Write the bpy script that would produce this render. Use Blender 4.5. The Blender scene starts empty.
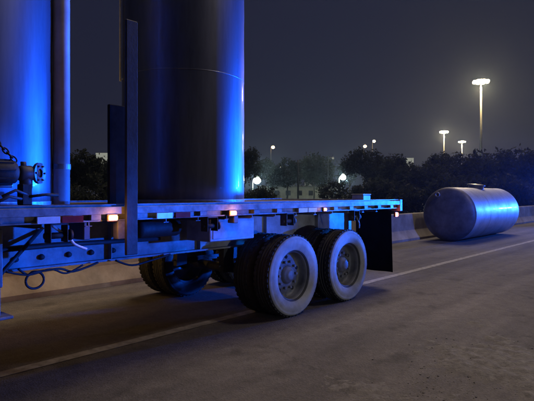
import bpy, bmesh, math, random
import numpy as np
from mathutils import Vector, Matrix
R = math.radians
random.seed(7); rng = np.random.default_rng(7)
scene = bpy.context.scene
COL = scene.collection

# ------------------------------------------------------------------ camera
# road runs along +Y; the camera stands 1.52 m above it and looks 41 deg to the left of it
CAM_H, TH = 1.52, R(41.0)
cam = bpy.data.cameras.new('camera'); cam_o = bpy.data.objects.new('camera', cam); COL.objects.link(cam_o)
cam_o.location = (0, 0, CAM_H); cam_o.rotation_euler = (R(90), 0, TH)
cam.sensor_width = 36; cam.lens = 36 * 520 / 534; cam.shift_y = -6.5 / 534
cam.clip_start = 0.05; cam.clip_end = 3000
scene.camera = cam_o

# ------------------------------------------------------------------ world (night sky with town glow)
world = bpy.data.worlds.new('World'); scene.world = world; world.use_nodes = True
wn, wl = world.node_tree.nodes, world.node_tree.links
wn.clear()
wout = wn.new('ShaderNodeOutputWorld')
sky = wn.new('ShaderNodeTexSky'); sky.sky_type = 'NISHITA'; sky.sun_disc = False
sky.sun_elevation = R(-6); sky.sun_rotation = R(-17)
bg1 = wn.new('ShaderNodeBackground'); bg1.inputs[1].default_value = 0.05
wl.new(sky.outputs[0], bg1.inputs[0])
geo = wn.new('ShaderNodeTexCoord'); sep = wn.new('ShaderNodeSeparateXYZ'); wl.new(geo.outputs['Generated'], sep.inputs[0])
ramp = wn.new('ShaderNodeValToRGB')
ramp.color_ramp.elements[0].position = 0.0; ramp.color_ramp.elements[0].color = (0.015, 0.016, 0.028, 1)
ramp.color_ramp.elements[1].position = 0.55; ramp.color_ramp.elements[1].color = (0.009, 0.0105, 0.030, 1)
e = ramp.color_ramp.elements.new(0.16); e.color = (0.011, 0.012, 0.028, 1)
wl.new(sep.outputs['Z'], ramp.inputs[0])
bg2 = wn.new('ShaderNodeBackground'); bg2.inputs[1].default_value = 1.0; wl.new(ramp.outputs[0], bg2.inputs[0])
addw = wn.new('ShaderNodeAddShader'); wl.new(bg1.outputs[0], addw.inputs[0]); wl.new(bg2.outputs[0], addw.inputs[1])
wl.new(addw.outputs[0], wout.inputs[0])

# ------------------------------------------------------------------ lights
def aim(o, target):
    o.rotation_euler = (Vector(target) - Vector(o.location)).to_track_quat('-Z', 'Y').to_euler()
def lamp(name, kind, loc, energy, color, **kw):
    d = bpy.data.lights.new(name, kind); o = bpy.data.objects.new(name, d); COL.objects.link(o)
    o.location = loc; d.energy = energy; d.color = color
    tgt = kw.pop('target', None)
    for k, v in kw.items(): setattr(d, k, v)
    if tgt: aim(o, tgt)
    return o
# the high-mast lighting of the interchange: far behind the trailer, high up
lamp('mast_light', 'SUN', (-8, 20, 30), 1.75, (1.0, 0.82, 0.66), angle=R(24), target=(-8 + 0.16 * 30, 20 - 0.55 * 30, 30 - 0.84 * 30))
# added fill light without a post, high on the camera's side
lamp('high_fill', 'POINT', (3.0, 11.5, 14.0), 1700, (1.0, 0.86, 0.80), shadow_soft_size=0.8)
# added spot off to the right, filling light onto wheels and road
lamp('wheel_fill', 'SPOT', (6.0, 4.5, 0.70), 800, (0.80, 0.86, 1.0), shadow_soft_size=0.08, spot_size=R(21), spot_blend=1.0, target=(-3.9, 5.65, 0.22))
# blue beacons of the patrol cars that stand behind the trailer, just outside the picture
BLUE = (0.003, 0.105, 1.0)
lamp('blue_beacon', 'SPOT', (-2.5, 14.0, 1.50), 19000, BLUE, shadow_soft_size=0.10, spot_size=R(50), spot_blend=1.0, target=(-6.6, 4.6, 3.0))
lamp('blue_beacon', 'SPOT', (-1.0, 14.2, 2.70), 5600, (0.003, 0.16, 1.0), shadow_soft_size=0.08, spot_size=R(11), spot_blend=1.0, target=(-3.96, 7.0, 1.30))
for ty in (1.7, 3.1, 4.5, 5.6):
    lamp('blue_beacon', 'SPOT', (3.0, 9.0, 1.25), 4600, (0.004, 0.10, 1.0), shadow_soft_size=0.08, spot_size=R(13 if ty < 3.5 else 10), spot_blend=1.0, target=(-4.6, ty, 1.02 if ty < 3.5 else 0.86))
lamp('blue_beacon', 'SPOT', (-1.8, 33.0, 2.10), 14000, (0.02, 0.13, 1.0), shadow_soft_size=0.25, spot_size=R(50), spot_blend=1.0, target=(-6.6, 20.0, 2.0))
lamp('blue_beacon', 'SPOT', (-0.4, 14.4, 1.45), 1500, (0.015, 0.11, 1.0), shadow_soft_size=0.10, spot_size=R(40), spot_blend=1.0, target=(-7.6, 15.6, 1.1))
lamp('blue_beacon', 'SPOT', (-1.8, 33.2, 1.60), 1300, (0.06, 0.16, 1.0), shadow_soft_size=0.10, spot_size=R(50), spot_blend=1.0, target=(-7.7, 29.0, 0.9))

scene.view_settings.view_transform = 'Standard'; scene.view_settings.look = 'None'
scene.view_settings.exposure = 0; scene.view_settings.gamma = 1
scene.view_settings.use_curve_mapping = False
scene.cycles.use_denoising = True
scene.cycles.sample_clamp_indirect = 4.0
scene.cycles.max_bounces = 6

# ------------------------------------------------------------------ materials
def mat(name, col, rough=0.6, metal=0.0, nscale=None, namp=0.25, bump=0.0, bscale=40.0, col2=None, emit=None, estr=0.0, stretch=(1, 1, 1), spec=0.5):
    m = bpy.data.materials.new(name); m.use_nodes = True
    n, l = m.node_tree.nodes, m.node_tree.links
    b = n['Principled BSDF']
    b.inputs['Base Color'].default_value = (*col, 1); b.inputs['Roughness'].default_value = rough; b.inputs['Metallic'].default_value = metal
    b.inputs['Specular IOR Level'].default_value = spec
    if emit: b.inputs['Emission Color'].default_value = (*emit, 1); b.inputs['Emission Strength'].default_value = estr
    tc = n.new('ShaderNodeTexCoord'); mp = n.new('ShaderNodeMapping'); mp.inputs['Scale'].default_value = stretch
    l.new(tc.outputs['Object'], mp.inputs[0])
    if nscale:
        t = n.new('ShaderNodeTexNoise'); t.inputs['Scale'].default_value = nscale; t.inputs['Detail'].default_value = 7; t.inputs['Roughness'].default_value = 0.65
        l.new(mp.outputs[0], t.inputs[0])
        r = n.new('ShaderNodeValToRGB'); r.color_ramp.elements[0].position = 0.32; r.color_ramp.elements[1].position = 0.68
        c2 = col2 or tuple(c * (1 - namp) for c in col)
        r.color_ramp.elements[0].color = (*c2, 1); r.color_ramp.elements[1].color = (*(min(1, c * (1 + namp * 0.4)) for c in col), 1)
        l.new(t.outputs['Fac'], r.inputs[0]); l.new(r.outputs[0], b.inputs['Base Color'])
        mr = n.new('ShaderNodeMapRange'); mr.inputs['To Min'].default_value = min(1, rough * 1.25); mr.inputs['To Max'].default_value = rough * 0.8
        l.new(t.outputs['Fac'], mr.inputs[0]); l.new(mr.outputs[0], b.inputs['Roughness'])
    if bump:
        t2 = n.new('ShaderNodeTexNoise'); t2.inputs['Scale'].default_value = bscale; t2.inputs['Detail'].default_value = 5
        l.new(mp.outputs[0], t2.inputs[0])
        bp = n.new('ShaderNodeBump'); bp.inputs['Strength'].default_value = bump; bp.inputs['Distance'].default_value = 0.01
        l.new(t2.outputs['Fac'], bp.inputs['Height']); l.new(bp.outputs[0], b.inputs['Normal'])
    return m

def asphalt_mat():
    m = bpy.data.materials.new('asphalt'); m.use_nodes = True
    n, l = m.node_tree.nodes, m.node_tree.links; b = n['Principled BSDF']
    tc = n.new('ShaderNodeTexCoord')
    big = n.new('ShaderNodeTexNoise'); big.inputs['Scale'].default_value = 0.55; big.inputs['Detail'].default_value = 6; big.inputs['Roughness'].default_value = 0.6
    mp = n.new('ShaderNodeMapping'); mp.inputs['Scale'].default_value = (1.6, 0.45, 1); l.new(tc.outputs['Object'], mp.inputs[0]); l.new(mp.outputs[0], big.inputs[0])
    mid = n.new('ShaderNodeTexNoise'); mid.inputs['Scale'].default_value = 6; mid.inputs['Detail'].default_value = 8; mid.inputs['Roughness'].default_value = 0.75; l.new(tc.outputs['Object'], mid.inputs[0])
    fine = n.new('ShaderNodeTexVoronoi'); fine.inputs['Scale'].default_value = 70; l.new(tc.outputs['Object'], fine.inputs[0])
    r1 = n.new('ShaderNodeValToRGB'); r1.color_ramp.elements[0].position = .3; r1.color_ramp.elements[1].position = .7
    r1.color_ramp.elements[0].color = (0.058, 0.053, 0.055, 1); r1.color_ramp.elements[1].color = (0.132, 0.119, 0.114, 1); l.new(big.outputs['Fac'], r1.inputs[0])
    r2 = n.new('ShaderNodeValToRGB'); r2.color_ramp.elements[0].position = .35; r2.color_ramp.elements[1].position = .65
    r2.color_ramp.elements[0].color = (0.62, 0.60, 0.60, 1); r2.color_ramp.elements[1].color = (1.12, 1.12, 1.12, 1); l.new(mid.outputs['Fac'], r2.inputs[0])
    mx = n.new('ShaderNodeMix'); mx.data_type = 'RGBA'; mx.blend_type = 'MULTIPLY'; mx.inputs[0].default_value = 0.75
    l.new(r1.outputs[0], mx.inputs['A']); l.new(r2.outputs[0], mx.inputs['B'])
    r3 = n.new('ShaderNodeValToRGB'); r3.color_ramp.elements[0].color = (0.75, 0.75, 0.75, 1); r3.color_ramp.elements[1].color = (1.35, 1.33, 1.3, 1); l.new(fine.outputs['Color'], r3.inputs[0])
    mx2 = n.new('ShaderNodeMix'); mx2.data_type = 'RGBA'; mx2.blend_type = 'MULTIPLY'; mx2.inputs[0].default_value = 0.8
    trk = n.new('ShaderNodeTexNoise'); trk.inputs['Scale'].default_value = 1.0; trk.inputs['Detail'].default_value = 4; mt = n.new('ShaderNodeMapping'); mt.inputs['Scale'].default_value = (2.4, 0.05, 1)
    l.new(tc.outputs['Object'], mt.inputs[0]); l.new(mt.outputs[0], trk.inputs[0])
    stn = n.new('ShaderNodeTexNoise'); stn.inputs['Scale'].default_value = 1.9; stn.inputs['Detail'].default_value = 3; l.new(tc.outputs['Object'], stn.inputs[0])
    rk = n.new('ShaderNodeMapRange'); rk.inputs['From Min'].default_value = 0.35; rk.inputs['From Max'].default_value = 0.65; rk.inputs['To Min'].default_value = 0.72; rk.inputs['To Max'].default_value = 1.12; l.new(trk.outputs['Fac'], rk.inputs[0])
    rs = n.new('ShaderNodeMapRange'); rs.inputs['From Min'].default_value = 0.62; rs.inputs['From Max'].default_value = 0.70; rs.inputs['To Min'].default_value = 1.0; rs.inputs['To Max'].default_value = 0.62; l.new(stn.outputs['Fac'], rs.inputs[0])
    ms = n.new('ShaderNodeMath'); ms.operation = 'MULTIPLY'; l.new(rk.outputs[0], ms.inputs[0]); l.new(rs.outputs[0], ms.inputs[1])
    sc_ = n.new('ShaderNodeVectorMath'); sc_.operation = 'SCALE'; l.new(mx.outputs['Result'], sc_.inputs[0]); l.new(ms.outputs[0], sc_.inputs['Scale'])
    l.new(sc_.outputs[0], mx2.inputs['A']); l.new(r3.outputs[0], mx2.inputs['B']); l.new(mx2.outputs['Result'], b.inputs['Base Color'])
    wv = n.new('ShaderNodeVectorMath'); wv.operation = 'MULTIPLY_ADD'; wv.inputs[1].default_value = (0.5, 0.5, 0); l.new(mid.outputs['Color'], wv.inputs[0]); l.new(tc.outputs['Object'], wv.inputs[2])
    vc = n.new('ShaderNodeTexVoronoi'); vc.feature = 'DISTANCE_TO_EDGE'; vc.inputs['Scale'].default_value = 0.42; l.new(wv.outputs[0], vc.inputs[0])
    rc = n.new('ShaderNodeMapRange'); rc.inputs['From Min'].default_value = 0.0015; rc.inputs['From Max'].default_value = 0.006; l.new(vc.outputs['Distance'], rc.inputs[0])
    gate = n.new('ShaderNodeMapRange'); gate.inputs['From Min'].default_value = 0.46; gate.inputs['From Max'].default_value = 0.58; l.new(big.outputs['Fac'], gate.inputs[0])
    mxg = n.new('ShaderNodeMath'); mxg.operation = 'MAXIMUM'; l.new(rc.outputs[0], mxg.inputs[0]); l.new(gate.outputs[0], mxg.inputs[1])
    mk = n.new('ShaderNodeMapRange'); mk.inputs['To Min'].default_value = 0.6; mk.inputs['To Max'].default_value = 1.0; l.new(mxg.outputs[0], mk.inputs[0])
    mc = n.new('ShaderNodeVectorMath'); mc.operation = 'SCALE'; l.new(mx2.outputs['Result'], mc.inputs[0]); l.new(mk.outputs[0], mc.inputs['Scale']); l.new(mc.outputs[0], b.inputs['Base Color'])
    b.inputs['Roughness'].default_value = 0.82; b.inputs['Specular IOR Level'].default_value = 0.3
    bp = n.new('ShaderNodeBump'); bp.inputs['Strength'].default_value = 0.55; bp.inputs['Distance'].default_value = 0.012
    ad = n.new('ShaderNodeMath'); ad.operation = 'MULTIPLY_ADD'; ad.inputs[1].default_value = 0.45
    l.new(fine.outputs['Distance'], ad.inputs[0]); l.new(mid.outputs['Fac'], ad.inputs[2]); l.new(ad.outputs[0], bp.inputs['Height']); l.new(bp.outputs[0], b.inputs['Normal'])
    return m

M = dict(
    asphalt=asphalt_mat(),
    grass=mat('verge grass', (0.045, 0.055, 0.025), 0.9, nscale=0.8, namp=0.5, bump=0.8, bscale=12),
    paint=mat('worn road paint', (0.25, 0.24, 0.23), 0.7, nscale=9, col2=(0.11, 0.10, 0.095), bump=0.3, bscale=60),
    concrete=mat('stained concrete', (0.36, 0.32, 0.25), 0.85, nscale=1.6, col2=(0.19, 0.16, 0.115), bump=0.35, bscale=18),
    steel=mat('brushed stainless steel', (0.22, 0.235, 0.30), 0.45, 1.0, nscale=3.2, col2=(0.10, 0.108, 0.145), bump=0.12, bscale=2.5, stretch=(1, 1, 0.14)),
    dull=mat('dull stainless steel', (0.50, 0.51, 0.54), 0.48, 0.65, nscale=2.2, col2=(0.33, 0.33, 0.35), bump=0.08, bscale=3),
    head=mat('darker tank end', (0.13, 0.125, 0.14), 0.5, 0.35, nscale=3, namp=0.5, bump=0.05),  # end head darker than the shell
    riser=mat('lilac grey pipe paint', (0.72, 0.66, 0.70), 0.5, 0.0, nscale=3, namp=0.3),
    weld=mat('weld seam steel', (0.36, 0.36, 0.38), 0.45, 0.8, nscale=20, namp=0.3),
    rail=mat('weathered trailer paint', (0.30, 0.30, 0.31), 0.55, 0.1, nscale=6, col2=(0.11, 0.095, 0.085), bump=0.15, bscale=30),
    frame=mat('dusty grey frame paint', (0.33, 0.33, 0.34), 0.6, 0.1, nscale=4, col2=(0.16, 0.15, 0.14), bump=0.2, bscale=25),
    panel=mat('pale box paint', (0.42, 0.42, 0.43), 0.55, 0.1, nscale=5, col2=(0.25, 0.24, 0.23), bump=0.15, bscale=30),
    dark=mat('dark oily steel', (0.030, 0.028, 0.028), 0.65, 0.0, nscale=9, namp=0.4, bump=0.2),
    iron=mat('painted iron', (0.09, 0.09, 0.10), 0.5, 0.3, nscale=3, namp=0.25),
    wood=mat('weathered deck plank', (0.17, 0.125, 0.085), 0.8, nscale=5, namp=0.5, bump=0.4, bscale=20, stretch=(6, 0.6, 6)),
    tyre=mat('dusty tyre sidewall', (0.24, 0.233, 0.233), 0.8, nscale=4, col2=(0.15, 0.143, 0.14), bump=0.15, bscale=50),
    tread=mat('black tyre tread', (0.030, 0.029, 0.029), 0.8, nscale=8, namp=0.4, bump=0.15, bscale=50),
    rim=mat('grimy wheel rim', (0.115, 0.115, 0.125), 0.6, 0.1, nscale=5, col2=(0.06, 0.056, 0.055), bump=0.1),
    rubber=mat('black rubber sheet', (0.012, 0.0115, 0.012), 0.8, nscale=6, namp=0.5, bump=0.1, spec=0.15),
    white_tape=mat('white reflective tape', (0.75, 0.76, 0.78), 0.3, nscale=14, namp=0.2),
    red_tape=mat('red reflective tape', (0.26, 0.014, 0.012), 0.6, nscale=14, namp=0.3, spec=0.15),
    amber=mat('amber lit lens', (0.8, 0.35, 0.05), 0.3, emit=(1.0, 0.40, 0.07), estr=20),
    amber_rim=mat('amber lamp housing', (0.20, 0.10, 0.05), 0.4, nscale=12),
    red=mat('red lit lens', (0.7, 0.05, 0.05), 0.3, emit=(1.0, 0.20, 0.13), estr=22),
    bark=mat('dark bark', (0.06, 0.045, 0.035), 0.9, nscale=5, namp=0.5, bump=0.6),
    pole=mat('galvanised pole', (0.40, 0.40, 0.38), 0.5, 0.4, nscale=3, namp=0.2),
    mast_glow=mat('lit mast luminaire', (0.9, 0.85, 0.7), 0.4, emit=(1.0, 0.80, 0.46), estr=30),
    white_glow=mat('lit white floodlight', (0.9, 0.95, 0.9), 0.4, emit=(0.88, 1.0, 0.90), estr=80),
    amber_glow=mat('lit sodium lamp', (0.9, 0.7, 0.4), 0.4, emit=(1.0, 0.68, 0.34), estr=40),
    sign_glow=mat('backlit sign face', (0.7, 0.7, 0.62), 0.5, emit=(0.85, 0.88, 0.72), estr=0.28, nscale=1.0, namp=0.4),
    wall=mat('pale metal cladding', (0.34, 0.35, 0.29), 0.6, nscale=0.6, namp=0.3),
    roofing=mat('grey roof sheet', (0.12, 0.12, 0.12), 0.7, nscale=0.6, namp=0.3),
    glass=mat('dark window glass', (0.02, 0.02, 0.025), 0.08),
    gravel=mat('crumbled asphalt', (0.122, 0.110, 0.103), 0.9, nscale=16, col2=(0.060, 0.054, 0.052), bump=0.9, bscale=70),
    stone=mat('broken asphalt crumbs', (0.13, 0.118, 0.108), 0.9, nscale=14, namp=0.45),
    stone2=mat('pale chips', (0.20, 0.185, 0.17), 0.8, nscale=14, namp=0.4),
)

for _k in ('steel', 'dull'):
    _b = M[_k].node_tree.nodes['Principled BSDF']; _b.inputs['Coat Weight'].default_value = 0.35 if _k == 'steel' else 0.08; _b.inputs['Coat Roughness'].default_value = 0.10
M['leaf'] = mat('night foliage', (0.042, 0.048, 0.036), 0.8, nscale=1.2, namp=0.55, spec=0.15)
_n, _l = M['leaf'].node_tree.nodes, M['leaf'].node_tree.links
_t = _n.new('ShaderNodeBsdfTranslucent'); _t.inputs[0].default_value = (0.035, 0.042, 0.026, 1)
_m = _n.new('ShaderNodeMixShader'); _m.inputs[0].default_value = 0.35
_l.new(_n['Principled BSDF'].outputs[0], _m.inputs[1]); _l.new(_t.outputs[0], _m.inputs[2]); _l.new(_m.outputs[0], _n['Material Output'].inputs[0])

# ------------------------------------------------------------------ mesh helpers (world coordinates; obj() shifts them to the thing's base)
def box(bm, x0, x1, y0, y1, z0, z1, bev=0.0):
    g = bmesh.ops.create_cube(bm, size=1.0)
    vs = g['verts']
    bmesh.ops.scale(bm, vec=(abs(x1 - x0), abs(y1 - y0), abs(z1 - z0)), verts=vs)
    bmesh.ops.translate(bm, vec=((x0 + x1) / 2, (y0 + y1) / 2, (z0 + z1) / 2), verts=vs)
    if bev:
        es = list({ed for v in vs for ed in v.link_edges})
        bmesh.ops.bevel(bm, geom=es, offset=bev, segments=1, affect='EDGES')
    return vs
def basis(d):
    d = Vector(d).normalized(); u = d.cross(Vector((0, 0, 1)))
    if u.length < 1e-4: u = Vector((1, 0, 0))
    u.normalize(); return u, d.cross(u).normalized()
def tube(bm, pts, r, seg=8, caps=True):
    pts = [Vector(p) for p in pts]; rs = r if isinstance(r, (list, tuple)) else [r] * len(pts)
    rings = []
    for i, p in enumerate(pts):
        d = (pts[min(i + 1, len(pts) - 1)] - pts[max(i - 1, 0)])
        u, v = basis(d)
        if rings and u.dot(pu) < 0: u, v = -u, -v
        pu = u
        rings.append([bm.verts.new(p + (u * math.cos(2 * math.pi * k / seg) + v * math.sin(2 * math.pi * k / seg)) * rs[i]) for k in range(seg)])
    for a, b in zip(rings, rings[1:]):
        for k in range(seg):
            f = bm.faces.new((a[k], a[(k + 1) % seg], b[(k + 1) % seg], b[k])); f.smooth = True
    if caps:
        bm.faces.new(rings[0][::-1]); bm.faces.new(rings[-1])
def lathe(bm, prof, origin, axis, seg=48, smooth=True, closed=False):
    """prof: list of (radius, distance along axis)"""
    o = Vector(origin); d = Vector(axis).normalized(); u, v = basis(d); rings = []
    for r, h in prof:
        if r < 1e-5: rings.append([bm.verts.new(o + d * h)])
        else: rings.append([bm.verts.new(o + d * h + (u * math.cos(2 * math.pi * k / seg) + v * math.sin(2 * math.pi * k / seg)) * r) for k in range(seg)])
    pairs = list(zip(rings, rings[1:])) + ([(rings[-1], rings[0])] if closed else [])
    for a, b in pairs:
        for k in range(seg):
            k2 = (k + 1) % seg
            if len(a) == 1 and len(b) == 1: continue
            if len(a) == 1: f = bm.faces.new((a[0], b[k2], b[k]))
            elif len(b) == 1: f = bm.faces.new((a[k], a[k2], b[0]))
            else: f = bm.faces.new((a[k], a[k2], b[k2], b[k]))
            f.smooth = smooth
def prism(bm, poly, y0, y1):
    """poly in (x, z), extruded along y"""
    a = [bm.verts.new((x, y0, z)) for x, z in poly]; b = [bm.verts.new((x, y1, z)) for x, z in poly]
    n = len(poly)
    for i in range(n): bm.faces.new((a[i], a[(i + 1) % n], b[(i + 1) % n], b[i]))
    bm.faces.new(a[::-1]); bm.faces.new(b)
def root_loc(o):
    v = Vector((0, 0, 0))
    while o: v += Vector(o.location); o = o.parent
    return v
def mesh_of(name, bm, m):
    bmesh.ops.recalc_face_normals(bm, faces=bm.faces[:])
    me = bpy.data.meshes.new(name); bm.to_mesh(me); bm.free()
    for k in (m if isinstance(m, (list, tuple)) else [m]): me.materials.append(M[k])
    return me
def obj(name, bm, m, parent=None, base=None, smooth_angle=None):
    off = root_loc(parent) if parent else Vector(base or (0, 0, 0))
    bmesh.ops.translate(bm, vec=-off, verts=bm.verts[:])
    o = bpy.data.objects.new(name, mesh_of(name, bm, m)); COL.objects.link(o)
    if parent: o.parent = parent
    else: o.location = off
    return o
def tag(o, label=None, cat=None, group=None, kind=None):
    for k, v in (('label', label), ('category', cat), ('group', group), ('kind', kind)):
        if v: o[k] = v
    return o
def thing(name, loc, label, cat, group=None, parent=None):
    o = bpy.data.objects.new(name, None); COL.objects.link(o); o.location = loc
    o.empty_display_size = 0.1
    return tag(o, label, cat, group)
def B(): return bmesh.new()
def link_copy(o, parent=None):
    c = o.copy(); COL.objects.link(c); c.parent = parent
    for ch in list(o.children): link_copy(ch, c)
    return c
def at(px, zc, z=0.0):
    """ground point seen in column px (534-wide picture) at depth zc"""
    xc = (px - 267) / 520 * zc
    return Vector((xc * math.cos(TH) - zc * math.sin(TH), xc * math.sin(TH) + zc * math.cos(TH), z))
def height_at(py, zc): return CAM_H + (194 - py) / 520 * zc

# ------------------------------------------------------------------ setting
def sheet(name, x0, x1, y0, y1, z, m, nx=1, ny=1):
    bm = B(); vs = [[bm.verts.new((x0 + (x1 - x0) * i / nx, y0 + (y1 - y0) * j / ny, z)) for i in range(nx + 1)] for j in range(ny + 1)]
    for j in range(ny):
        for i in range(nx): bm.faces.new((vs[j][i], vs[j][i + 1], vs[j + 1][i + 1], vs[j + 1][i]))
    return tag(obj(name, bm, m), kind='structure')
sheet('ground', -1400, 1400, -1400, 1400, -0.02, 'grass')
sheet('road', -8.4, 14.0, -120, 900, 0.0, 'asphalt')
EDGE = sheet('edge_line', -4.63, -4.49, -60, 400, 0.004, 'paint')
tag(EDGE, 'worn white edge line running under the trailer')

# concrete safety barrier, profile with sloped foot, slightly rounded top
BX = -7.55
prof = [(0, 0), (0, 0.075), (-0.17, 0.33), (-0.225, 0.80), (-0.235, 0.85), (-0.26, 0.875), (-0.35, 0.875), (-0.375, 0.85), (-0.385, 0.80), (-0.44, 0.33), (-0.61, 0.075), (-0.61, 0)]
bm = B(); prism(bm, [(BX + x, z) for x, z in prof], -40, 300)
bar = obj('concrete_barrier', bm, 'concrete', base=(BX, 0, 0))
tag(bar, 'long pale concrete safety barrier running along the road behind the trailer', 'barrier')

# ------------------------------------------------------------------ flatbed trailer
PN, PF = -3.96, -6.56           # near and far edge of the deck
DZ = 1.41                       # deck height
Y0, Y1 = -3.6, 7.90             # front and rear
tr = thing('flatbed_trailer', (-5.26, 5.7, 0), 'long weathered flatbed trailer with two upright tanks on its deck', 'trailer')
# deck planks
n = 16; w = (abs(PF - PN) - 0.16) / n
for i in range(n):
    bm = B(); x = PF + 0.08 + i * w
    box(bm, x + 0.004, x + w - 0.004, Y0 + 0.05, Y1 - 0.05, DZ - 0.045 + random.uniform(-.003, .003), DZ + random.uniform(-.004, .002))
    obj('plank', bm, 'wood', tr)
# side rails, rub rails, stake pockets
for s, PX in ((1, PN), (-1, PF)):
    bm = B()
    box(bm, PX - s * 0.078, PX - s * 0.066, Y0, Y1, 1.285, DZ + 0.012)
    box(bm, PX - s * 0.078, PX - s * 0.035, Y0 + .003, Y1 - .003, DZ + 0.0125, DZ + 0.022)
    box(bm, PX - s * 0.066, PX - s * 0.030, Y0 + .003, Y1 - .003, 1.285, 1.297)
    obj('side_rail', bm, 'rail', tr)
    bm = B(); box(bm, PX - s * 0.012, PX, Y0 + 0.02, Y1 - 0.02, 1.345, 1.41, 0.003)
    obj('rub_rail', bm, 'rail', tr)
    k = 0; y = Y0 + 0.3
    while y < Y1 - 0.1:
        bm = B()
        box(bm, PX - s * 0.066, PX - s * 0.0125, y - 0.045, y - 0.036, 1.298, 1.405)
        box(bm, PX - s * 0.066, PX - s * 0.0125, y + 0.036, y + 0.045, 1.298, 1.405)
        box(bm, PX - s * 0.022, PX - s * 0.0128, y - 0.0355, y + 0.0355, 1.300, 1.404)
        obj('stake_pocket', bm, 'rail', tr); y += 0.405; k += 1
# end rails
for yy, s in ((Y0, 1), (Y1, -1)):
    bm = B(); box(bm, PF + 0.003, PN - 0.003, yy + (0.003 if s < 0 else -0.08), yy + (0.083 if s < 0 else -0.003), 1.24, DZ + 0.02, 0.004)
    obj('end_rail', bm, 'rail', tr)
# main beams
for x in (-4.80, -5.72):
    bm = B()
    box(bm, x - 0.006, x + 0.006, Y0 + 0.1, Y1 - 0.3, 0.85, 1.225)
    box(bm, x - 0.075, x + 0.075, Y0 + 0.1, Y1 - 0.3, 1.2252, 1.243)
    box(bm, x - 0.075, x + 0.075, Y0 + 0.1, Y1 - 0.3, 0.83, 0.8498)
    mb = obj('main_beam', bm, 'frame', tr)
    y = Y0 + 0.5
    while y < Y1 - 0.4:
        bm = B()
        for s in (-1, 1): box(bm, x + s * 0.0065, x + s * 0.068, y - 0.005, y + 0.005, 0.8502, 1.2248)
        obj('web_stiffener', bm, 'frame', mb); y += 1.22
# cross members under the deck
y = Y0 + 0.2
while y < Y1 - 0.1:
    bm = B()
    box(bm, PF + 0.08, PN - 0.08, y - 0.004, y + 0.004, 1.2445, 1.36)
    box(bm, PF + 0.08, PN - 0.08, y - 0.03, y + 0.03, 1.2435, 1.251 - .0005)
    box(bm, PF + 0.08, PN - 0.08, y - 0.03, y + 0.03, 1.3555, 1.3635)
    obj('cross_member', bm, 'frame', tr); y += 0.41
# bolts on the beam web, left part
for y in (1.75, 2.05, 2.29, 2.56, 2.80, 3.05):
    bm = B(); lathe(bm, [(0, 0.03), (0.022, 0.03), (0.03, 0.0)], (-4.794, y, 0.93), (1, 0, 0), 12)
    obj('bolt', bm, 'dark', tr)
# reflective tape on the side rail (white, red, ...) set between the rub rail and the pockets
for y, c in ((1.86, 'white_tape'), (2.06, 'red_tape'), (2.99, 'white_tape'), (3.21, 'red_tape'), (5.16, 'white_tape'), (5.36, 'white_tape')):
    bm = B(); box(bm, PN - 0.0115, PN + 0.003, y, y + 0.185, 1.288, 1.342, 0.001)
    obj('reflective_strip', bm, c, tr)
# marker lamps with brackets (near side and the same on the far side)
def marker(y, x, s, w=0.085, h=0.042, z=1.315, lens='amber', power=1.2, color=(1, 0.42, 0.10)):
    bm = B(); box(bm, x - s * 0.02, x + s * 0.012, y - w * 0.5 - 0.012, y + w * 0.5 + 0.012, z - h * 0.5 - 0.012, z + h * 0.5 + 0.012, 0.006)
    hs = obj('marker_lamp', bm, 'amber_rim', tr)
    bm = B(); box(bm, x + s * 0.0125, x + s * 0.034, y - w * 0.5, y + w * 0.5, z - h * 0.5, z + h * 0.5, 0.008)
    obj('lens', bm, lens, hs)
    lamp('marker_light', 'POINT', (x + s * 0.075, y, z), power, color, shadow_soft_size=0.03)
marker(2.51, PN + .002, 1); marker(3.98, PN + .002, 1); marker(5.71, PN + .002, 1, 0.04, 0.034, power=0.25)
for y in (-1.0, 2.51, 3.98, 5.71): marker(y, PF, -1, power=13.0, color=(1, 0.56, 0.09))
marker(7.80, PN - 0.03, 1, 0.06, 0.06, 1.185, 'red', 0.5, (1, 0.12, 0.08))
# hangers and brackets that catch the marker light
def bracket(y0, y1, x0, x1, z0, z1, m='iron', name='bracket', bev=0.006):
    bm = B(); box(bm, x0, x1, y0, y1, z0, z1, bev); return obj(name, bm, m, tr)
bracket(2.585, 2.70, -4.06, -3.985, 1.12, 1.283, 'rail')
bracket(2.30, 2.36, -4.3, -4.05, 1.13, 1.283, 'iron')
bracket(4.05, 4.12, -4.10, -4.0, 1.20, 1.283, 'iron')
# lashing winches under the rail
def winch(y, x=-4.03):
    bm = B()
    for yy in (y - 0.075, y + 0.065): box(bm, x - 0.055, x + 0.05, yy, yy + 0.010, 1.13, 1.283, 0.003)
    box(bm, x - 0.055, x + 0.05, y - 0.064, y + 0.064, 1.272, 1.2835)
    w_ = obj('winch', bm, 'dark', tr)
    bm = B(); tube(bm, [(x, y - 0.10, 1.185), (x, y + 0.12, 1.185)], 0.026, 12); tube(bm, [(x, y + 0.10, 1.185), (x, y + 0.125, 1.185)], 0.045, 14)
    obj('winch_drum', bm, 'dark', w_)
for y in (2.05, 3.72, 5.02, 6.58, 0.3): winch(y)
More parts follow.
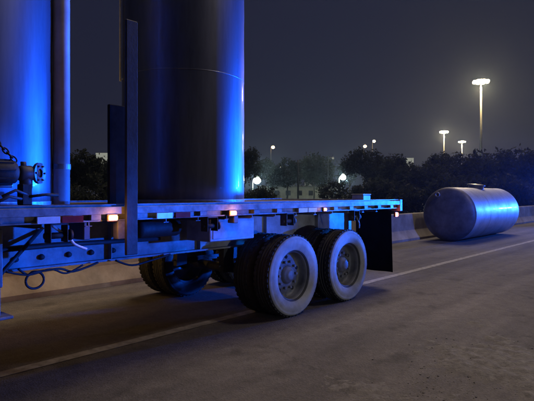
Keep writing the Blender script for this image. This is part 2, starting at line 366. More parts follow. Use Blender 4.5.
# air reservoir, tool box / steel plate, air pipes
bm = B(); lathe(bm, [(0, 0), (0.06, 0.008), (0.088, 0.04), (0.092, 0.06), (0.092, 0.50), (0.088, 0.52), (0.06, 0.552), (0, 0.56)], (-4.36, 3.02, 1.17), (0, 1, 0), 24)
obj('air_reservoir', bm, 'dark', tr)
for y in (3.14, 3.46):
    bracket(y - 0.015, y + 0.015, -4.46, -4.26, 1.245, 1.283, 'dark', 'reservoir_strap')
bm = B(); box(bm, -4.62, -4.22, 3.90, 4.62, 0.99, 1.24, 0.008)
tb = obj('side_box', bm, 'panel', tr)
bm = B(); box(bm, -4.2185, -4.212, 3.94, 4.58, 1.02, 1.21, 0.002); obj('box_lid', bm, 'panel', tb)
bm = B(); tube(bm, [(-4.72, Y0 + .3, 1.03), (-4.72, 1.2, 1.02), (-4.70, 2.4, 1.04), (-4.72, 3.6, 1.02)], 0.022, 8); obj('air_pipe', bm, 'dark', tr)
# suspension hangers and springs, axles
for y in (4.72, 5.73, 6.98):
    for x in (-4.80, -5.72):
        bm = B(); prism(bm, [(x - 0.05, 0.829), (x + 0.05, 0.829), (x + 0.035, 0.52), (x - 0.035, 0.52)], y - 0.09, y + 0.09)
        obj('spring_hanger', bm, 'dark', tr)
AX = (5.10, 6.36)
for y in AX:
    bm = B(); tube(bm, [(-6.4, y, 0.5), (-4.12, y, 0.5)], 0.065, 14); ax = obj('axle', bm, 'dark', tr)
    for x in (-4.80, -5.72):
        bm = B()
        for j in range(4):
            L = 0.52 - 0.1 * j
            tube(bm, [(x, y - L, 0.60 - 0.02 * j), (x, y, 0.645 - 0.02 * j - 0.03), (x, y + L, 0.60 - 0.02 * j)], 0.012, 6)
        obj('leaf_spring', bm, 'dark', ax)
# wheels (dual, both sides): tyre, dished rim, hub; origin at the axle, axis +X = outward
TR, TW = 0.505, 0.275
tp = [(0.300, -0.095), (0.330, -0.118), (0.385, -0.136), (0.440, -0.1375), (0.478, -0.128), (0.494, -0.112)]
groove = [(-0.075, -0.062), (-0.025, -0.012), (0.012, 0.025), (0.062, 0.075)]
for a, b in groove: tp += [(TR, a - 0.002), (TR - 0.014, a + 0.001), (TR - 0.014, b - 0.001), (TR, b + 0.002)]
tp += [(0.494, 0.112), (0.4885, 0.118), (0.487, 0.124), (0.480, 0.1265), (0.470, 0.1345), (0.462, 0.1315), (0.440, 0.1375), (0.400, 0.1385), (0.385, 0.1355), (0.340, 0.124), (0.318, 0.113), (0.300, 0.095)]
bm = B(); lathe(bm, tp, (0, 0, 0), (1, 0, 0), 72, closed=True)
# shoulder lugs
for k in range(48):
    a = 2 * math.pi * k / 48
    for s in (1, -1):
        vs = box(bm, s * 0.088 - 0.022, s * 0.088 + 0.022, -0.019, 0.019, TR - 0.006, TR + 0.004)
        bmesh.ops.rotate(bm, verts=vs, cent=(0, 0, 0), matrix=Matrix.Rotation(a, 3, 'X'))
for f in bm.faces:
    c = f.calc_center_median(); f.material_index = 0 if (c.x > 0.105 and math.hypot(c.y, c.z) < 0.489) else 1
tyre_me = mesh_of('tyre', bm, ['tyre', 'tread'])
shaded_tyre_me = tyre_me.copy(); shaded_tyre_me.materials[0] = M['tread']  # inner tyres darkened all over, the underside's shade put into their colour
bm = B()
lathe(bm, [(0.318, 0.115), (0.322, 0.105), (0.306, 0.094), (0.292, 0.085), (0.286, 0.04), (0.277, -0.01), (0.262, -0.03), (0.243, -0.033), (0.215, -0.022), (0.150, -0.008), (0.110, -0.004), (0.11, -0.03), (0.24, -0.05), (0.292, -0.09), (0.312, -0.115)], (0, 0, 0), (1, 0, 0), 56)
rim_me = mesh_of('rim', bm, 'rim')
bm = B()
lathe(bm, [(0.12, -0.02), (0.112, 0.012), (0.10, 0.03), (0.092, 0.042), (0.07, 0.052), (0.065, 0.066), (0.05, 0.072), (0, 0.074)], (0, 0, 0), (1, 0, 0), 28)
for k in range(10):
    a = 2 * math.pi * k / 10
    c = (0.0, 0.168 * math.cos(a), 0.168 * math.sin(a)); tube(bm, [(-0.02, c[1], c[2]), (0.028, c[1], c[2])], 0.017, 6)
hub_me = mesh_of('hub', bm, 'rim')
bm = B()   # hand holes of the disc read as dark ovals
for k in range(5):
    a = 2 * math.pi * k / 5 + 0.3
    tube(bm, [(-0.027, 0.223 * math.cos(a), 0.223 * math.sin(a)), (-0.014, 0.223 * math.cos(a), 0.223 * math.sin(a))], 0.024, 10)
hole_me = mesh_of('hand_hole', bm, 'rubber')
base = root_loc(tr)
k = 0
for y in AX:
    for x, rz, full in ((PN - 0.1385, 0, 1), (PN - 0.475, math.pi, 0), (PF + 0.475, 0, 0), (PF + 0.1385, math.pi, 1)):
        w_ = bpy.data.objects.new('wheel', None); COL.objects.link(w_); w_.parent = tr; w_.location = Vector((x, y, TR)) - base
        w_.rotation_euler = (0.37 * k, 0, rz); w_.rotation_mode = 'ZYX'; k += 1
        for nm, me in (('tyre', tyre_me if full else shaded_tyre_me), ('rim', rim_me)) + ((('hub', hub_me), ('hand_hole', hole_me)) if full else ()):
            c = bpy.data.objects.new(nm, me); COL.objects.link(c); c.parent = w_
# mud flaps on hangers, rear bumper
for x0, x1 in ((PN - 0.005, PN - 0.66), (PF + 0.005, PF + 0.66)):
    bm = B(); g = 10
    rows = []
    for i in range(9):
        z = 0.26 + (1.262 - 0.26) * i / 8
        rows.append([bm.verts.new((x0 + (x1 - x0) * j / g, 7.60 + 0.018 * math.sin(j * 0.9 + i * 0.35) * (1 - i / 8) + 0.05 * (1 - i / 8) ** 2, z)) for j in range(g + 1)])
    for i in range(8):
        for j in range(g): bm.faces.new((rows[i][j], rows[i][j + 1], rows[i + 1][j + 1], rows[i + 1][j])).smooth = True
    bmesh.ops.solidify(bm, geom=bm.faces[:], thickness=0.009)
    obj('mud_flap', bm, 'rubber', tr)
bm = B()
box(bm, PF + 0.25, PN - 0.25, 7.80, 7.89, 0.50, 0.60, 0.006)
for x in (-4.80, -5.72): box(bm, x - 0.04, x + 0.04, 7.60, 7.68, 0.60, 1.24)
for x in (-4.80, -5.72): box(bm, x - 0.039, x + 0.039, 7.6805, 7.7995, 0.52, 0.61)
obj('rear_bumper', bm, 'frame', tr)
# landing legs, cranked up
for x in (-4.32, -6.20):
    bm = B(); box(bm, x - 0.055, x + 0.055, 1.62, 1.73, 0.78, 1.245, 0.008)
    lg = obj('landing_leg', bm, 'frame', tr)
    bm = B(); box(bm, x - 0.042, x + 0.042, 1.632, 1.718, 0.56, 0.779, 0.004); obj('inner_leg', bm, 'frame', lg)
    bm = B(); box(bm, x - 0.11, x + 0.11, 1.56, 1.79, 0.535, 0.5595, 0.006); obj('foot_plate', bm, 'frame', lg)
bm = B(); tube(bm, [(-4.32, 1.675, 1.0), (-6.20, 1.675, 1.0)], 0.02, 8); tube(bm, [(-4.38, 1.69, 0.80), (-4.8, 2.3, 1.2)], 0.018, 8)
obj('leg_brace', bm, 'dark', tr)
# slack hoses hanging below the frame
def wiggle(pts, r, name='air_hose', m='dark'):
    P = [Vector(p) for p in pts]; out = []
    for i in range(len(P) - 1):
        p0, p1, p2, p3 = P[max(i - 1, 0)], P[i], P[i + 1], P[min(i + 2, len(P) - 1)]
        for k in range(6):
            t = k / 6
            out.append(0.5 * ((2 * p1) + (p2 - p0) * t + (2 * p0 - 5 * p1 + 4 * p2 - p3) * t * t + (3 * p1 - p0 - 3 * p2 + p3) * t ** 3))
    out.append(P[-1]); bm = B(); tube(bm, out, r, 7); return obj(name, bm, m, tr)
hx = -4.66
loop = [(hx, 2.02, 0.86)] + [(hx + 0.02 * k / 8, 2.16 + 0.085 * math.cos(a), 0.745 + 0.075 * math.sin(a)) for k, a in enumerate([math.pi * (0.75 - 2.3 * q / 12) for q in range(13)])] + [(hx, 2.40, 0.82), (hx, 2.52, 0.78), (hx, 2.66, 0.80), (hx, 2.8, 0.84)]
wiggle(loop, 0.011)
wiggle([(hx + .03, 1.9, 0.85), (hx + .03, 2.1, 0.80), (hx + .03, 2.3, 0.83), (hx + .03, 2.45, 0.775), (hx + .03, 2.62, 0.835)], 0.009)
wiggle([(hx, 3.0, 0.84), (hx, 3.2, 0.77), (hx, 3.45, 0.80), (hx, 3.7, 0.84)], 0.011)
wiggle([(-4.05, 2.02, 1.27), (-4.04, 2.16, 1.16), (-4.05, 2.22, 1.10), (-4.08, 2.34, 1.05)], 0.012, 'strap_tail', 'white_tape')
wiggle([(-4.02, 6.62, 1.19), (-4.0, 6.66, 1.10), (-4.02, 6.70, 1.02)], 0.012, 'strap_tail', 'rail')
# stake post with dark board beside it
bm = B()
box(bm, -3.957, -3.925, 2.635, 2.755, 0.98, 3.06, 0.006)
obj('stake_post', bm, 'dark', tr)
bm = B(); box(bm, -4.12, -4.085, 2.565, 2.75, DZ + 0.004, 2.32, 0.006); obj('stake_board', bm, 'rubber', tr)

# ------------------------------------------------------------------ tanks
def tank(base, r, L, label, up=(0, 0, 1), man_dir=(0, -1, 0), group='steel tanks of the same load'):
    """cylindrical vessel with dished heads; base = centre of its bottom, axis = up"""
    t = thing('steel_tank', base, label, 'tank', group)
    o, d = Vector(base), Vector(up)
    u, v = basis(d)
    bm = B()
    hb = 0.16
    lathe(bm, ([(r, hb + 0.03)] if up[2] < 0.5 else [(0, 0.004), (r - 0.004, 0.004), (r, 0.008), (r, hb + 0.03)])
          + [(r + 0.0015 * math.sin(i * 1.7), hb + 0.03 + (L - 2 * hb - 0.06) * i / 24) for i in range(1, 24)]
          + [(r, L - hb - 0.03), (r * 0.985, L - hb + 0.01), (r * 0.92, L - 0.10), (r * 0.75, L - 0.045), (r * 0.45, L - 0.012), (0, L)], o, d, 96)
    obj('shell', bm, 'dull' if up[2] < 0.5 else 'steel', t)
    for h in ((hb + 0.05, 1.56, L - 1.6, L - hb - 0.05) if up[2] < 0.5 else (1.56, L - 1.6, L - hb - 0.05) if base[1] > 3 else (L - 1.6, L - hb - 0.05)):
        bm = B(); lathe(bm, [(r - 0.004, h - 0.009), (r + 0.002, h - 0.004), (r + 0.002, h + 0.004), (r - 0.004, h + 0.009)], o, d, 96); obj('weld_band', bm, 'weld' if up[2] < 0.5 else 'steel', t)
    bm = B(); lathe(bm, [(r - 0.03, 0.0), (r + 0.005, 0.0), (r + 0.005, 0.035), (r - 0.004, 0.04), (r - 0.03, 0.04)], o, d, 96, smooth=False, closed=True)
    if up[2] > 0.5: obj('base_ring', bm, 'weld', t)
    else: bm.free()
    md = Vector(man_dir)
    if up[2] < 0.5:
        bm = B(); lathe(bm, [(0, 0.0), (r * 0.45, 0.010), (r * 0.75, 0.035), (r * 0.92, 0.085), (r * 0.985, hb - 0.01), (r + 0.002, hb + 0.03), (r + 0.002, hb + 0.05), (r - 0.01, hb + 0.051)], o, d, 96)
        obj('end_head', bm, 'head', t)
    bm = B(); c = o + d * (L * 0.48) + md * (r - 0.06); lathe(bm, [(0.26, 0), (0.26, 0.13), (0.30, 0.135), (0.30, 0.18), (0.27, 0.187), (0.12, 0.20), (0, 0.205)], c, md, 32)
    obj('manway', bm, 'steel', t)
    nd = d * -1
    for a, rr in ((-0.53, 0.80),):
        c = o + (md * math.cos(a) + d.cross(md) * math.sin(a)) * rr * r
        bm = B(); lathe(bm, [(0.05, 0), (0.05, 0.13), (0.085, 0.131), (0.085, 0.155), (0.045, 0.156), (0.045, 0.03), (0, 0.03)], c - nd * 0.085 , nd if up[2] < 0.5 else md, 24)
        if up[2] < 0.5: obj('nozzle', bm, 'weld', t)
        else: bm.free()
    return t
TX = -5.28
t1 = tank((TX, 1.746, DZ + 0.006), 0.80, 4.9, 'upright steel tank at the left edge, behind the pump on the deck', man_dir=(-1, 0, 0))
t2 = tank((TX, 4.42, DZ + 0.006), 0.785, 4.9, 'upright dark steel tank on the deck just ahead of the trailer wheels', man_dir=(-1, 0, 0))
bm = B(); lathe(bm, [(0, 0), (0.08, 0.0), (0.08, 4.7), (0, 4.7)], (-4.84, 2.51, DZ + 0.01), (0, 0, 1), 28)
pp = obj('riser_pipe', bm, 'riser', t1)
for h in (0.35, 2.9, 4.3):
    bm = B(); lathe(bm, [(0.079, 0), (0.088, 0), (0.088, 0.05), (0.079, 0.05)], (-4.84, 2.51, DZ + h), (0, 0, 1), 28, closed=True, smooth=False); obj('pipe_clamp', bm, 'weld', pp)
bm = B(); tube(bm, [(-5.605, 3.675, 2.92), (-5.605, 3.675, 6.1)], 0.013, 10); tube(bm, [(-5.605, 3.675, 2.95), (-5.55, 3.75, 2.95)], 0.010, 8)  # white rod added as the highlight along the tank's left edge
obj('highlight_rod', bm, 'white_tape', t2)
fy = 16.2
tank((-6.52, fy, 0.875), 0.86, 4.9, 'fallen steel tank lying on its side on the road beside the barrier', up=(0, 1, 0), man_dir=(0.10, 0, 0.995))

# ------------------------------------------------------------------ pump / valve on the deck in front of the left tank
pb = Vector((-4.22, 1.80, DZ + 0.004))
pump = thing('pump', pb, 'dark pump with a round bolted flange on the deck before the left tank', 'pump')
zc = 1.69
bm = B(); lathe(bm, [(0, 0), (0.05, 0.0), (0.078, 0.012), (0.092, 0.05), (0.094, 0.16), (0.085, 0.20), (0.06, 0.215), (0.035, 0.23), (0.035, 0.30)], (pb.x, 1.60, zc), (0, 1, 0), 24)
for k in range(9):
    vs = box(bm, pb.x - 0.004, pb.x + 0.004, 1.65, 1.77, zc + 0.088, zc + 0.104)
    bmesh.ops.rotate(bm, verts=vs, cent=(pb.x, 1.7, zc), matrix=Matrix.Rotation(2 * math.pi * k / 9, 3, 'Y'))
obj('motor', bm, 'dark', pump)
bm = B(); lathe(bm, [(0, 0), (0.055, 0.0), (0.065, 0.02), (0.065, 0.10), (0.045, 0.12), (0.038, 0.16)], (pb.x, 1.83, zc - .005), (0, 1, 0), 20)
tube(bm, [(pb.x, 1.89, zc), (pb.x, 1.89, zc - 0.13)], 0.05, 14); tube(bm, [(pb.x, 1.87, zc + .03), (pb.x, 1.87, zc + 0.09)], 0.022, 10)
obj('pump_housing', bm, 'iron', pump)
bm = B(); lathe(bm, [(0.036, 0.0), (0.086, 0.0), (0.086, 0.024), (0.036, 0.024)], (pb.x, 1.985, zc), (0.82, 0.57, 0), 28, closed=True, smooth=False)
fl = obj('flange', bm, 'steel', pump)
fd = Vector((0.82, 0.57, 0)).normalized(); fu, fv = basis(fd)
for k in range(6):
    a = math.pi / 3 * k; c = Vector((pb.x, 1.985, zc)) + (fu * math.cos(a) + fv * math.sin(a)) * 0.063
    bm = B(); tube(bm, [c + fd * 0.0242, c + fd * 0.036], 0.009, 6); obj('bolt', bm, 'iron', fl)
bm = B(); box(bm, pb.x - 0.05, pb.x + 0.05, 1.84, 1.92, DZ + 0.022, 1.60, 0.006); box(bm, pb.x - 0.10, pb.x + 0.10, 1.72, 2.0, DZ + 0.004, DZ + 0.0215, 0.003)
obj('stand', bm, 'dark', pump)
bm = B(); tube(bm, [(pb.x + 0.05, 1.90, 1.50), (pb.x + 0.06, 2.02, 1.515), (pb.x + 0.06, 2.13, 1.51)], [0.012, 0.011, 0.016], 8)
obj('lever', bm, 'dark', pump)
bm = B()
for q, (y, z) in enumerate(((1.66, 1.58), (1.74, 1.50), (1.79, 1.55))):
    tube(bm, [(pb.x + .04, y - .1, z - .05), (pb.x + .05, y, z), (pb.x + .04, y + .1, z - .02 * q)], 0.012, 7)
obj('pipe', bm, 'iron', pump)
# lashing chain running up from the pump to the left, links alternate
ch = thing('lashing_chain', (pb.x + 0.02, 1.80, 1.78), 'dark chain rising leftwards from the pump across the left tank', 'chain')
p0, p1 = Vector((pb.x + 0.02, 1.80, 1.78)), Vector((pb.x - 0.10, 1.42, 2.22)); nL = 14
dd = (p1 - p0).normalized(); uu, vv = basis(dd)
for k in range(nL):
    c = p0 + (p1 - p0) * (k + 0.5) / nL; s_ = uu if k % 2 else vv; bm = B()
    ring = [c + dd * (0.030 * math.cos(a)) + s_ * (0.016 * math.sin(a)) for a in [2 * math.pi * q / 10 for q in range(11)]]
    tube(bm, ring, 0.0065, 6, caps=False); obj('link', bm, 'dark', ch)

# small pale box on the rear of the deck
bm = B(); c = (-4.12, 6.95)
box(bm, -4.22, -4.02, 6.82, 7.04, DZ + 0.004, DZ + 0.095, 0.01)
cb = obj('deck_box', bm, 'panel', base=(-4.12, 6.93, DZ + 0.004)); tag(cb, 'small pale box on the rear of the trailer deck', 'box')
bm = B(); box(bm, -4.225, -4.015, 6.815, 7.045, DZ + 0.0955, DZ + 0.112, 0.004); obj('lid', bm, 'panel', cb)

# ------------------------------------------------------------------ lamps of the background
def mast(px, py, zc, label, glow='mast_glow', arms=8, r=1.1, pr=0.35, size=0.42, group='high mast lights beyond the trees'):
    b = at(px, zc); H = height_at(py, zc)
    t = thing('high_mast_light', b, label, 'light mast', group)
    bm = B(); tube(bm, [b, b + Vector((0, 0, H * 0.5)), b + Vector((0, 0, H + 0.4))], [pr, pr * 0.8, pr * 0.55], 12); obj('pole', bm, 'pole', t)
    bm = B(); ring = [b + Vector((r * math.cos(a), r * math.sin(a), H)) for a in [2 * math.pi * q / 24 for q in range(25)]]; tube(bm, ring, 0.06, 6, caps=False)
    for q in range(4):
        a = math.pi / 2 * q; tube(bm, [b + Vector((0, 0, H)), b + Vector((r * math.cos(a), r * math.sin(a), H))], 0.05, 6)
    obj('ring', bm, 'pole', t)
    for q in range(arms):
        a = 2 * math.pi * q / arms; c = b + Vector((1.25 * r * math.cos(a), 1.25 * r * math.sin(a), H - 0.1)); bm = B()
        lathe(bm, [(0, 0), (size * 0.6, -0.05), (size, -size * 0.55), (size * 0.92, -size * 0.95), (size * 0.5, -size * 1.35), (0, -size * 1.45)], c, (0, 0, 1), 14)
        obj('luminaire', bm, glow, t)
    return t
for px_, py_, z_, pw_ in ((481, 82, 131, 24000), (444, 132, 235, 22000), (462, 142, 280, 20000)):
    lamp('mast_lamp', 'POINT', at(px_, z_, height_at(py_, z_) - 1.2), pw_, (1.0, 0.72, 0.34), shadow_soft_size=0.9)
for px_, py_, z_, pw_ in ((257, 181, 109, 7000), (343, 178, 119, 5500)):
    lamp('lot_lamp', 'POINT', at(px_, z_, height_at(py_, z_)), pw_, (0.75, 1.0, 0.80), shadow_soft_size=0.5)
mast(481, 80, 131, 'tallest brightest high mast light on the right above the trees', size=0.5, r=1.3)
mast(444, 131, 235, 'middle-sized high mast light left of the tallest one', r=1.2, size=0.55)
mast(462, 141, 280, 'smallest high mast light between the two taller right-hand masts', r=1.2, size=0.5)
def street(px, py, zc, label, glow, size, arm=0.9, pr=0.09, cat='street lamp', name='street_lamp', group='lamps beyond the barrier'):
    b = at(px, zc); H = height_at(py, zc); rt = Vector((math.cos(TH), math.sin(TH), 0))
    t = thing(name, b, label, cat, group)
    foot = b - rt * arm
    bm = B(); tube(bm, [foot, foot + Vector((0, 0, H * 0.92)), foot + Vector((0, 0, H)) + rt * 0.15 * arm, b + Vector((0, 0, H + 0.1))], [pr, pr * 0.75, pr * 0.6, pr * 0.5], 10); obj('pole', bm, 'pole', t)
    bm = B(); lathe(bm, [(0, size * 0.75), (size * 0.3, size * 0.7), (size * 0.42, size * 0.45), (size * 0.45, size * 0.3)], b + Vector((0, 0, H)), (0, 0, 1), 14); obj('lamp_housing', bm, 'pole', t)
    bm = B(); lathe(bm, [(0, size * 0.5), (size * 0.4, size * 0.35), (size * 0.62, 0.0), (size * 0.6, -size * 0.3), (size * 0.35, -size * 0.55), (0, -size * 0.65)], b + Vector((0, 0, H - 0.002)), (0, 0, 1), 16); obj('lamp_glass', bm, glow, t)
street(257, 180, 110, 'bright white lamp low behind the deck, just right of the second tank', 'white_glow', 1.25)
street(343, 177, 120, 'bright white lamp low behind the deck, above the rear wheels', 'white_glow', 1.1)
street(273, 147, 220, 'amber lamp high above the trees right of the second tank', 'amber_glow', 1.05, pr=.15)
street(365, 146, 300, 'lower left of the amber lamp pair above the trees', 'amber_glow', 1.4, pr=.2)
street(374, 141, 300, 'upper right of the amber lamp pair above the trees', 'amber_glow', 1.3, pr=.2)
street(281, 167, 150, 'small faint lamp above the low pale building', 'mast_glow', 0.28)
street(333, 158, 85, 'slim street lamp standing left of the bright low lamp', 'sign_glow', 0.30, arm=0.8)
# utility pole
b = at(298, 80); H = height_at(160, 80)
bm = B(); tube(bm, [b, b + Vector((0, 0, H))], [0.16, 0.11], 10); up_ = obj('utility_pole', bm, 'bark', base=b); tag(up_, 'plain dark utility pole before the low pale building', 'pole')
bm = B(); box(bm, b.x - 0.9, b.x + 0.9, b.y - 0.06, b.y + 0.06, H - 0.6, H - 0.48); obj('cross_arm', bm, 'bark', up_)
# signs
def sign(px, py0, py1, zc, wpx, label, name='lit_sign'):
    b = at(px, zc); rt = Vector((math.cos(TH), math.sin(TH), 0)); w = wpx / 520 * zc
    z1, z0 = height_at(py0, zc), height_at(py1, zc)
    t = thing(name, b, label, 'sign')
    def panel(bm, w, z0, z1, d0, d1):
        vs = box(bm, -w / 2, w / 2, d0, d1, z0, z1, 0.02)
        bmesh.ops.rotate(bm, verts=[v for v in bm.verts], cent=(0, 0, 0), matrix=Matrix.Rotation(TH, 3, 'Z')); bmesh.ops.translate(bm, verts=bm.verts[:], vec=b)
    bm = B(); panel(bm, w, z0, z1, -0.16, -0.02); obj('sign_face', bm, 'sign_glow', t)
    bm = B(); panel(bm, w * 1.08, z0 - 0.06, z1 + 0.06, 0, 0.2); obj('sign_case', bm, 'iron', t)
    bm = B(); tube(bm, [b + Vector((-.11 * math.sin(TH), .11 * math.cos(TH), 0)), b + Vector((-.11 * math.sin(TH), .11 * math.cos(TH), z0 - .07))], 0.12, 10); obj('post', bm, 'pole', t)
sign(410, 158, 168, 95, 7, 'small pale lit sign above the trees right of the deck end')
sign(102, 153, 165, 70, 12, 'pale lit sign seen through the gap between the two tanks')

# low lit building behind the lot
bb = at(300, 150)
bl = thing('low_building', bb, 'low pale building glowing between the dark trees behind the trailer', 'building')
def rotbox(bm, x0, x1, y0, y1, z0, z1, bev=0):
    bm2 = B(); box(bm2, x0, x1, y0, y1, z0, z1, bev)
    bmesh.ops.rotate(bm2, verts=bm2.verts[:], cent=(0, 0, 0), matrix=Matrix.Rotation(TH, 3, 'Z')); bmesh.ops.translate(bm2, verts=bm2.verts[:], vec=bb)
    me = bpy.data.meshes.new('t'); bm2.to_mesh(me); bm2.free(); bm.from_mesh(me); bpy.data.meshes.remove(me)
bm = B(); rotbox(bm, -12, 12, 0, 9, -0.02, 3.6); obj('wall', bm, 'wall', bl)
bm = B(); rotbox(bm, -12.5, 12.5, -0.5, 9.5, 3.605, 3.95, 0.05); obj('roof', bm, 'roofing', bl)
for k in range(7):
    x = -10 + k * 3.3
    bm = B(); rotbox(bm, x - 0.7, x + 0.7, -0.06, 0.02, 1.1, 2.5); wd = obj('window', bm, 'glass', bl)
    bm = B(); rotbox(bm, x - 0.8, x + 0.8, -0.12, -0.062, 0.95, 1.08); obj('window_sill', bm, 'wall', wd)
bm = B(); rotbox(bm, -6.9, -5.7, -0.05, 0.02, -0.01, 2.2); dr = obj('door', bm, 'roofing', bl)
for x, w_, h_ in ((-7, 1.6, 0.9), (1.5, 2.2, 1.1), (8, 1.2, 0.7)):
    bm = B(); rotbox(bm, x, x + w_, 2.0, 3.6, 3.955, 3.955 + h_, 0.04); obj('roof_unit', bm, 'pole', bl)
for px, z in ((285, 140), (318, 140)):
    p = at(px, z, 4.6); lamp('lot_light', 'POINT', p, 110, (0.9, 1.0, 0.8), shadow_soft_size=0.3)
sheet('parking_lot', bb.x - 40, bb.x + 30, bb.y - 40, bb.y + 6, -0.008, 'asphalt')

# ------------------------------------------------------------------ trees and shrubs
def leaf_cloud(nm, blobs, count, size, seed):
    r_ = np.random.default_rng(seed); V = []; F = []
    wts = np.array([b_[3] ** 2 for b_ in blobs]); wts /= wts.sum()
    cen = []
    for _ in range(count // 14):       # twigs with sprays of leaves
        b_ = blobs[r_.choice(len(blobs), p=wts)]
        d = r_.normal(size=3); d /= np.linalg.norm(d); rad = b_[3] * (0.55 + 0.5 * r_.random() ** 0.6)
        c = np.array(b_[:3]) + d * rad * np.array([1, 1, 0.85])
        for _ in range(14):
            p = c + r_.normal(size=3) * 0.17 * b_[3]
            a = r_.normal(size=3); a /= np.linalg.norm(a); b2 = np.cross(a, r_.normal(size=3)); b2 /= np.linalg.norm(b2)
            s = size * (0.6 + 0.8 * r_.random()); i = len(V)
            V += [p - a * s, p + b2 * s * 0.42, p + a * s, p - b2 * s * 0.42]; F.append((i, i + 1, i + 2, i + 3))
    me = bpy.data.meshes.new(nm); me.from_pydata([tuple(v) for v in V], [], F); me.materials.append(M['leaf']); me.update()
    return me
def tree_proto(seed, H=6.0, Rr=2.4, leaves=5200):
    r_ = random.Random(seed); blobs = []; limbs = []
    th = H * 0.38
    for k in range(9):
        a = 2 * math.pi * k / 9 * 1.9 + r_.uniform(-.4, .4); rr = Rr * r_.uniform(0.25, 0.8); z = th + (H - th) * r_.uniform(0.12, 0.82)
        br = Rr * r_.uniform(0.32, 0.52); blobs.append((rr * math.cos(a), rr * math.sin(a), z, br)); limbs.append(Vector((rr * math.cos(a), rr * math.sin(a), z)))
    blobs.append((0, 0, H - Rr * 0.45, Rr * 0.45))
    bm = B()
    tube(bm, [(0, 0, -0.05), (0.05, 0.03, th * 0.5), (0.0, 0.08, th), (0.1, 0, H * 0.75)], [0.17, 0.13, 0.10, 0.03], 9)
    for p in limbs: tube(bm, [(0.01, 0.05, th * r_.uniform(.75, 1.1)), (p.x * .5, p.y * .5, (p.z + th) * .5 + 0.1), tuple(p)], [0.06, 0.04, 0.015], 6)
    return mesh_of('trunk', bm, 'bark'), leaf_cloud('crown', blobs, leaves, 0.17, seed), H
protos = [tree_proto(s, H, Rr) for s, H, Rr in ((11, 6.0, 2.6), (12, 6.4, 2.2), (13, 5.6, 2.9), (14, 6.2, 2.5))]
def shrub_proto(seed):
    r_ = random.Random(seed); blobs = []
    bm = B()
    for k in range(8):
        x, y, z = r_.uniform(-1.5, 1.5), r_.uniform(-.7, .7), r_.uniform(.5, 1.5)
        blobs.append((x, y, z, r_.uniform(.5, .8))); tube(bm, [(x * .2, y * .2, -.05), (x * .6, y * .6, z * .5), (x, y, z)], [.04, .03, .012], 5)
    return mesh_of('stems', bm, 'bark'), leaf_cloud('foliage', blobs, 3000, 0.12, seed), 2.2
sprotos = [shrub_proto(s) for s in (31, 32, 33)]
def place(kind, pr, px, py, zc, sx, label, group, rz):
    b = at(px, zc); H = height_at(py, zc); me_t, me_c, h0 = pr; k = H / h0
    t = thing(kind, b, label, 'tree' if kind == 'tree' else 'shrub', group)
    t.scale = (k * sx, k * sx, k); t.rotation_euler = (0, 0, rz)
    for nm, me in ((('trunk', me_t), ('crown', me_c)) if kind == 'tree' else (('stems', me_t), ('foliage', me_c))):
        c = bpy.data.objects.new(nm, me); COL.objects.link(c); c.parent = t
TREES = [(66, 156, 60, .9, 'dark tree behind the right edge of the left tank'), (84, 150, 42, 1.0, 'dark tree in the gap between the two upright tanks'),
         (113, 158, 52, .9, 'dark tree half hidden by the upright board on the deck'),
         (243, 150, 62, .8, 'dark tree peeping out at the right edge of the second tank'),
         (268, 160, 125, .9, 'tree standing above the brightest low white lamp'), (287, 158, 95, 1.1, 'tree below the single amber lamp'),
         (314, 155, 110, 0.9, 'tree in the middle of the gap, left of the slim street lamp'), (350, 160, 135, 0.9, 'tree directly behind the lamp above the rear wheels'),
         (372, 150, 58, 1.0, 'rounded dark tree below the amber lamp pair'), (396, 154, 50, 1.0, 'dark tree behind the rear end of the deck'),
         (418, 164, 46, 1.0, 'low dark tree between the deck end and the fallen tank'), (436, 158, 50, 1.0, 'dark tree above the near end of the fallen tank'),
         (455, 153, 54, 1.0, 'dark tree at the foot of the middle-sized mast'), (474, 156, 50, 1.0, 'dark tree at the foot of the tallest mast'),
         (494, 151, 48, 1.1, 'dark tree just right of the tallest mast'), (513, 156, 52, 1.0, 'dark tree above the far end of the fallen tank'),
         (533, 153, 46, 1.0, 'dark tree cut off by the right edge of the picture'), (556, 150, 52, 1.1, 'dark tree beyond the right edge of the picture')]
for i, (px, py, zc_, sx, lb) in enumerate(TREES):
    place('tree', protos[i % 4], px, py, zc_, sx, lb, 'dark trees beyond the barrier', i * 1.3)
SHR = [(60, 176, 34, 'low shrub behind the base of the left tank'), (92, 180, 30, 'low shrub under the lit sign between the tanks'), (116, 177, 34, 'low shrub behind the marker lamp bracket'),
       (249, 182, 38, 'low shrub touching the right edge of the second tank'),
       (350, 180, 36, 'low shrub behind the small pale deck box'), (378, 176, 33, 'low shrub behind the deck above the mud flap'), (402, 174, 32, 'low shrub behind the red corner lamp'),
       (423, 178, 30, 'low shrub left of the near end of the fallen tank'), (444, 172, 34, 'low shrub behind the near end of the fallen tank'), (466, 174, 33, 'low shrub behind the manway of the fallen tank'),
       (488, 172, 34, 'low shrub right of the manway of the fallen tank'), (510, 175, 32, 'low shrub behind the far end of the fallen tank'), (532, 172, 34, 'low shrub above the barrier at the right edge')]
for i, (px, py, zc_, lb) in enumerate(SHR):
    place('shrub', sprotos[i % 3], px, py, zc_, 1.0, lb, 'shrubs behind the barrier', i * 0.9)

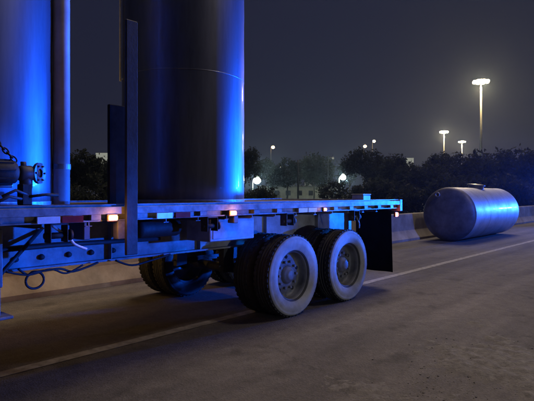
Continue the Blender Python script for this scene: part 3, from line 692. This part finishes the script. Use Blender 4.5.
# ------------------------------------------------------------------ broken asphalt crumbs at the lower right
def crumbs(name, n, m, smin, smax, seed, spots):
    r_ = random.Random(seed); bm = B()
    for _ in range(n):
        cx, cy, sg = r_.choice(spots); x, y = r_.gauss(cx, sg), r_.gauss(cy, sg * 1.3)
        s = smin + (smax - smin) * r_.random() ** 3
        g = bmesh.ops.create_icosphere(bm, subdivisions=1, radius=s)
        for v in g['verts']: v.co = Vector((v.co.x * r_.uniform(.7, 1.2), v.co.y * r_.uniform(.7, 1.2), v.co.z * r_.uniform(.4, .8)))
        bmesh.ops.rotate(bm, verts=g['verts'], cent=(0, 0, 0), matrix=Matrix.Rotation(r_.uniform(0, 6.28), 3, 'Z'))
        bmesh.ops.translate(bm, verts=g['verts'], vec=(x, y, s * 0.25))
    return tag(obj(name, bm, m), kind='stuff')
spots = [(-1.75, 4.3, .30), (-1.35, 4.9, .35), (-1.2, 4.2, .35), (-1.6, 3.9, .25), (-1.0, 5.6, .4), (-2.0, 5.0, .35)]
# rough broken-up surface at the lower right
from mathutils import noise as mnoise
bm = B(); NX, NY = 90, 120; gx0, gx1, gy0, gy1 = -2.7, 0.6, 3.0, 6.9; grid = []
for j in range(NY + 1):
    row = []
    for i in range(NX + 1):
        x, y = gx0 + (gx1 - gx0) * i / NX, gy0 + (gy1 - gy0) * j / NY
        edge = min(i / NX, 1 - i / NX, j / NY, 1 - j / NY) * 2
        p_ = Vector((x, y, 0)); cov = mnoise.fractal(p_ * 1.3 + Vector((3, 1, 0)), 1.0, 2.0, 4) * 0.5 + edge * 0.9 - 0.34
        h_ = 0.014 * mnoise.fractal(p_ * 9, 0.9, 2.0, 4) + 0.010 * mnoise.fractal(p_ * 26, 0.8, 2.0, 3)
        row.append(bm.verts.new((x, y, -0.008 + min(max(cov, -0.3), 0.30) * 0.06 + h_)))
    grid.append(row)
for j in range(NY):
    for i in range(NX): bm.faces.new((grid[j][i], grid[j][i + 1], grid[j + 1][i + 1], grid[j + 1][i])).smooth = True
tag(obj('broken_road_patch', bm, 'gravel'), 'rough broken asphalt at the lower right', kind='structure')
tag(crumbs('asphalt_crumbs', 300, 'stone', 0.002, 0.012, 3, spots), 'dark crumbs of broken asphalt strewn at the lower right', 'rubble')
tag(crumbs('stone_chips', 600, 'stone2', 0.002, 0.007, 4, spots), 'tiny pale stone chips strewn at the lower right', 'rubble')

# ------------------------------------------------------------------ thin bloom haze added to imitate lens glow round the lamps
hz = bpy.data.materials.new('bloom haze'); hz.use_nodes = True
hn, hl = hz.node_tree.nodes, hz.node_tree.links; hn.clear()
ho = hn.new('ShaderNodeOutputMaterial'); hv = hn.new('ShaderNodeVolumePrincipled')
hv.inputs['Color'].default_value = (0.55, 0.70, 1.0, 1); hv.inputs['Density'].default_value = 0.00042; hv.inputs['Anisotropy'].default_value = 0.8
hl.new(hv.outputs[0], ho.inputs['Volume'])
M['haze'] = hz
bm = B(); box(bm, -420, 60, -60, 420, -1.0, 42.0)
tag(obj('haze', bm, 'haze'), 'thin bloom haze added for the glow round the lamps', kind='stuff')
